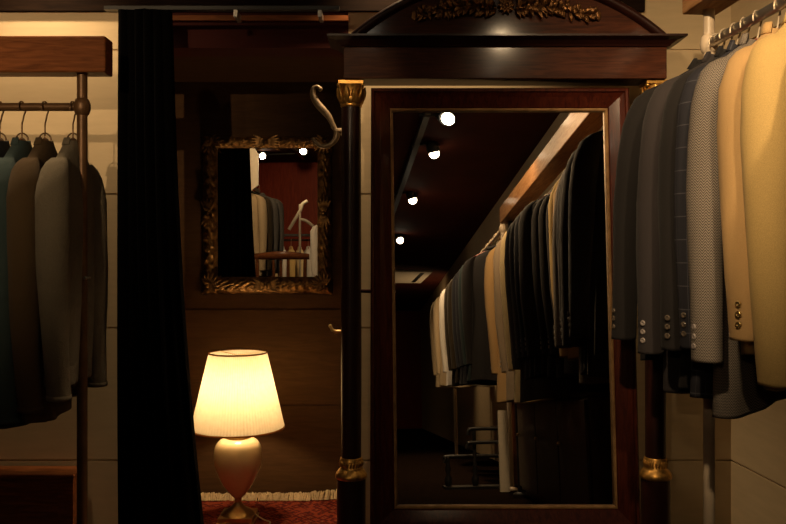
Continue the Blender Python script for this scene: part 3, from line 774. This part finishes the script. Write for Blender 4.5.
# ceiling cassettes
for k, (y0, y1, x0, x1) in enumerate(((-7.3, -6.2, .75, 1.6), (-9.7, -8.4, .75, 1.35))):
    ac = empty('ceiling_vent', ((x0 + x1)/2, (y0 + y1)/2, 2.33), ('nearer' if k == 0 else 'farther') + ' pale ceiling air panel at left of the tall mirror', 'vent', group='ceiling air panels')
    hx, hy = (x1 - x0)/2, (y1 - y0)/2
    mb = MB(); mb.box((-hx, -hy, 0), (hx, hy, .03)); mb.build('panel', M_WHITE, ac)
    mb = MB(); mb.box((hx - .16, -hy + .1, -.004), (hx - .1, hy - .1, .0)); mb.build('slot', M_BLACK, ac)

# rail with jackets, chair, stand and shirts seen in the gilt mirror
rk4 = empty('clothes_rack', (0, 0, 0), 'rail of jackets with cream end board in the small gilt mirror', 'clothes rack')
r4x, r4z = -1.44, H + .69
for y in (-.82, -2.0):
    mb = MB(); mb.tube([(r4x, y, 0), (r4x, y, r4z + .02)], .016, 16); mb.build('post', M_PIPE, rk4)
mb = MB(); mb.tube([(r4x, -2.05, r4z), (r4x, -.80, r4z)], .0135, 16); mb.build('rail', M_STEEL, rk4)
mb = MB(); d1 = 7.35
pts = [(-1.62, .53), (-1.37, .53), (-1.235, .64), (-1.235, .93), (-1.31, 1.03), (-1.62, 1.03)]
mb.loft([[(x, -.77, H + z) for x, z in pts], [(x, -.80, H + z) for x, z in pts]], smooth=False); o = mb.build('end_board', M_WHITE, rk4); o['label'] = 'cream board with cut corners'
for i, (y, mt, word) in enumerate(((-.92, C_BEIGE, 'beige'), (-1.08, C_OLIVE, 'dark brown'), (-1.24, C_GREY, 'grey'), (-1.42, C_GREY, 'grey'))):
    plain(40 + i, y, r4x + .03*i, r4z, .0, mt, word, 'on the rail reflected in the gilt mirror', 'jackets in the gilt mirror', 'hangers in the gilt mirror', length=.80)
chair = empty('dining_chair', (-1.0, -.62, 0), 'dark wooden chair with curved crest rail in the gilt mirror', 'chair')
M_CHAIR = wood('chair_wood', (.09, .03, .012), (.17, .06, .022), .35, (2, 10, 10), .4)
mb = MB(); rings = []
for k in range(21):
    x = -.25 + .5*k/20; yb = .05*(1 - (x/.25)**2); hh = .026 + .010*math.cos(x/.25*PI/2)
    zc = .985 + .012*math.cos(x/.25*PI/2)
    rings.append([(x, yb + .012, zc - hh), (x, yb + .014, zc + hh*.8), (x, yb, zc + hh), (x, yb - .014, zc + hh*.8), (x, yb - .012, zc - hh)])
mb.loft(rings); mb.build('crest_rail', M_CHAIR, chair)
for x in (-.2, .2):
    mb = MB(); mb.tube(smooth_path([(x, .07, 0), (x*1.0, .0, .45), (x*1.05, .02, .75), (x*1.08, .018, .965)]), .017, 10); mb.build('rear_leg', M_CHAIR, chair)
    mb = MB(); mb.lathe([(.014, 0), (.02, .2), (.022, .44)], (x*1.05, -.40, 0), 12); mb.build('front_leg', M_CHAIR, chair)
mb = MB(); mb.box((-.24, -.44, .44), (.24, .02, .475)); bevel(mb.build('seat', M_CHAIR, chair), .012)
for x in (-.06, 0.0, .06):
    mb = MB(); mb.tube([(x, .0, .47), (x*1.1, .04, .96)], .013, 8); mb.build('back_splat', M_CHAIR, chair)
# black rail across with shirts
rk5 = empty('clothes_rack', (-1.3, -4.2, 0), 'low black rail of cream shirts in the gilt mirror', 'clothes rack')
mb = MB(); mb.box((-.4, -.15, 1.25), (.6, .15, 1.28)); mb.build('shelf', M_BLACK, rk5)
mb = MB(); mb.tube([(-.4, 0, 1.2), (.6, 0, 1.2)], .014, 12); mb.build('rail', M_BLACK, rk5)
for x in (-.4, .6):
    mb = MB(); mb.tube([(x, 0, 0), (x, 0, 1.26)], .018, 12); mb.build('post', M_BLACK, rk5)
for i in range(7):
    mt = (C_CREAM, C_WHITE, C_YEL)[i % 3]; word = ('cream', 'white', 'straw')[i % 3]
    x = -1.6 + .115*i
    garment('shirt', (x, -4.2, 2.2 - 1.0), 1.4, mt, f'{word} shirt on the low black rail in the gilt mirror', 'shirts on the low black rail', cat='shirt', shirt=True, length=.7, sleeve=.55, half=.19, thick=.6, seed=120 + i, detail=False)
    hanger((x, -4.2, 1.2), 1.4, f'hanger of a {word} shirt on the low black rail', 'hangers on the low black rail')
st = empty('coat_stand', (-1.1, -2.9, 0), 'white coat stand with an empty hanger in the gilt mirror', 'coat stand')
mb = MB(); mb.tube([(0, 0, .02), (0, 0, 1.6)], .014, 12); mb.build('pole', M_WHITE, st)
mb = MB(); mb.lathe([(.16, 0), (.16, .015), (.03, .03)], n=28); mb.build('base', M_WHITE, st)
mb = MB(); mb.tube(smooth_path([(-.13, 0, 1.30), (0, 0, 1.52), (.03, 0, 1.6), (.09, 0, 1.64)]), .02, 10); mb.tube(smooth_path([(0, 0, 1.42), (.08, 0, 1.40), (.2, 0, 1.30)]), .018, 10); mb.build('hanger_arms', M_WHITE, st)
garment('shirt', (-.53, -.9, H + .42), .35, C_WHITE, 'white shirt at the right edge of the gilt mirror', None, cat='shirt', shirt=True, length=.62, sleeve=.6, half=.2, thick=1.2, seed=150)
hs = empty('garment_stand', (-.53, -.9, 0), 'slim stand holding the white shirt in the gilt mirror', 'stand')
mb = MB(); mb.tube(smooth_path([(0, -.26, .02), (0, -.26, 1.2), (0, -.26, H + .38), (0, -.22, H + .46), (0, -.08, H + .47), (0, 0, H + .455)]), .010, 12); mb.build('pole', M_BLACK, hs)
mb = MB(); mb.lathe([(.15, 0), (.15, .015), (.03, .03)], (0, -.26, 0), n=28); mb.build('base', M_BLACK, hs)

# ------------------------------------------------------------------ track lights
def aim_mat(loc, tgt):
    d = (Vector(tgt) - Vector(loc)).normalized()
    return d.to_track_quat('-Z', 'Y')
def spot(loc, tgt, power, size=70, blend=.6, label='', track_dx=-.16, col=(1, .69, .38)):
    loc = Vector(loc); q = aim_mat(loc, tgt); R_ = q.to_matrix().to_4x4()
    root = empty('spotlight', loc, label, 'spotlight', group='ceiling spotlights')
    mb = MB(); mb.lathe([(.030, .10), (.044, .09), (.047, .0), (.044, .0), (.041, .03)], (0, 0, 0), 24, R_, cap1=False); mb.build('can', M_BLACK, root)
    mb = MB(); mb.ball(R_ @ Vector((0, 0, -.012)), .037, .037, .034, R_, 20, 12); mb.build('lens', M_BULB, root)
    top_ = R_ @ Vector((0, 0, .07))
    mb = MB(); mb.tube([top_, (track_dx, top_.y, 2.335 - loc.z)], .01, 8); mb.build('arm', M_BLACK, root)
    ld = bpy.data.lights.new('spot_beam', 'SPOT'); ld.energy = power; ld.spot_size = math.radians(size); ld.spot_blend = blend; ld.shadow_soft_size = .035; ld.color = col
    lo = bpy.data.objects.new('spot_beam', ld); COL.objects.link(lo); lo.rotation_mode = 'QUATERNION'; lo.rotation_quaternion = q; lo.location = loc + R_ @ Vector((0, 0, -.052)) 
    lo.parent = root; lo.matrix_parent_inverse = Matrix.Translation(-loc)
    return root
def trk(x0, y0, x1, y1, label):
    d = math.atan2(x1 - x0, y1 - y0)
    mb = MB(); M = Matrix.Translation((x0, y0, 2.33)) @ Matrix.Rotation(-d, 4, 'Z'); mb.box((-.02, 0, 0), (.02, math.hypot(x1-x0, y1-y0), .03), M)
    tag(mb.build('light_track', M_BLACK), label, 'light track')
trk(.47, 1.2, .72, -5.2, 'black ceiling light track reflected at top left of tall mirror')
trk(-1.25, 2.6, -1.25, -4.6, 'black ceiling light track over the left side of the shop')
SZ = H + 1.30
spot((.63, .05, SZ), (.85, 1.9, 1.25), 85, 46, .9, 'brightest and nearest spotlight at top of the tall mirror')
spot((.67, -.65, SZ), (1.0, -1.0, 1.1), 60, 100, .7, 'second spotlight from the top in the tall mirror')
spot((.71, -2.0, SZ), (1.05, -2.1, 1.1), 85, 100, .7, 'third spotlight from the top in the tall mirror')
spot((.83, -3.8, SZ), (1.1, -3.2, 1.0), 40, 80, .7, 'farthest spotlight low at left of the tall mirror')
spot((.46, .98, SZ), (.85, .25, 1.4), 70, 80, .6, 'spotlight over the aisle just in front of the tall mirror', .0)
spot((-.15, .40, SZ), (.80, 1.85, 1.36), 150, 40, 1.0, 'added fill spotlight aimed at the right-hand jackets', -.2)  # no such lamp in view; added to brighten the near jackets
spot((-.15, .10, SZ), (1.08, 2.7, 1.55), 105, 27, .8, 'added fill spotlight aimed at the right-hand corner of the back wall', -.2)  # second added head, lifts the dim wall by the corner
spot((.06, 2.63, SZ), (.08, 2.74, .6), 80, 85, .8, 'spotlight close to the wall behind the tall mirror', .0)
spot((-.70, -.30, SZ), (-.115, 2.42, 1.50), 75, 7, .8, 'added narrow spotlight aimed at the left gilded capital', -.45)  # added tight beam that picks out the gilt on one column
spot((-1.22, 2.46, SZ), (-1.10, 2.75, .75), 38, 80, .8, 'spotlight close to the wall above the left-hand beam', -.03)
spot((-1.12, -3.5, SZ), (-1.75, 2.7, 1.70), 600, 26, 1.0, 'right-hand spotlight in the gilt mirror', -.13)
spot((-1.70, -3.9, SZ), (-1.6, -1.1, 1.4), 50, 60, .7, 'left-hand spotlight in the gilt mirror', .45)
spot((-1.05, .7, SZ), (-1.3, -.95, 1.35), 75, 60, .7, 'added unseen spotlight over the aisle by the left-hand rail', -.2)  # out of view, added to light the jackets shown in the gilt mirror
spot((-1.0, -2.4, SZ), (-1.2, -4.6, 1.2), 55, 80, .7, 'added unseen spotlight aimed at the red partition', -.25)  # added out of view, brightens the red boards in the gilt reflection
# added uplighter, hidden from the mirror, only there to brighten the ceiling panels
ul = empty('fill_uplighter', (1.85, -6.9, 1.6), 'added unseen uplighter on the far right wall, behind the jackets', 'added light')
mb = MB(); mb.lathe([(.02, -.09), (.07, -.03), (.085, .04), (.08, .04), (.06, -.02), (.01, -.06)], (-.09, 0, 0), 24, cap1=False); mb.build('bowl', M_BRASS, ul)
mb = MB(); mb.tube([(-.09, 0, -.08), (-.02, 0, -.09), (.0, 0, -.02)], .012, 8); mb.build('bracket', M_BRASS, ul)
ld = bpy.data.lights.new('fill_uplight', 'SPOT'); ld.energy = 10; ld.spot_size = math.radians(150); ld.spot_blend = .6; ld.shadow_soft_size = .04; ld.color = (1, .69, .38)
lo = bpy.data.objects.new('fill_uplight', ld); COL.objects.link(lo); lo.parent = ul; lo.location = (-.09, 0, .03); lo.rotation_mode = 'QUATERNION'; lo.rotation_quaternion = aim_mat((0, 0, 0), (-.45, -.35, .8))

# ------------------------------------------------------------------ camera, world, view
wd = bpy.data.worlds.new('world'); SC.world = wd; wd.use_nodes = True
wd.node_tree.nodes['Background'].inputs[0].default_value = (.05, .04, .03, 1); wd.node_tree.nodes['Background'].inputs[1].default_value = .1
cam = bpy.data.cameras.new('camera'); co = bpy.data.objects.new('camera', cam); COL.objects.link(co)
co.location = (0, 0, H); co.rotation_euler = (PI/2, 0, 0); cam.sensor_width = 36; cam.lens = 36*F/786; cam.shift_y = -7/786
cam.clip_start = .02
SC.camera = co
vs_ = SC.view_settings; vs_.view_transform = 'Standard'; vs_.look = 'None'; vs_.gamma = 1; vs_.exposure = 0; vs_.use_curve_mapping = False
SC.cycles.use_denoising = True
SC.cycles.max_bounces = 8; SC.cycles.diffuse_bounces = 4; SC.cycles.glossy_bounces = 5; SC.cycles.sample_clamp_indirect = 4
SC.cycles.caustics_reflective = False; SC.cycles.caustics_refractive = False
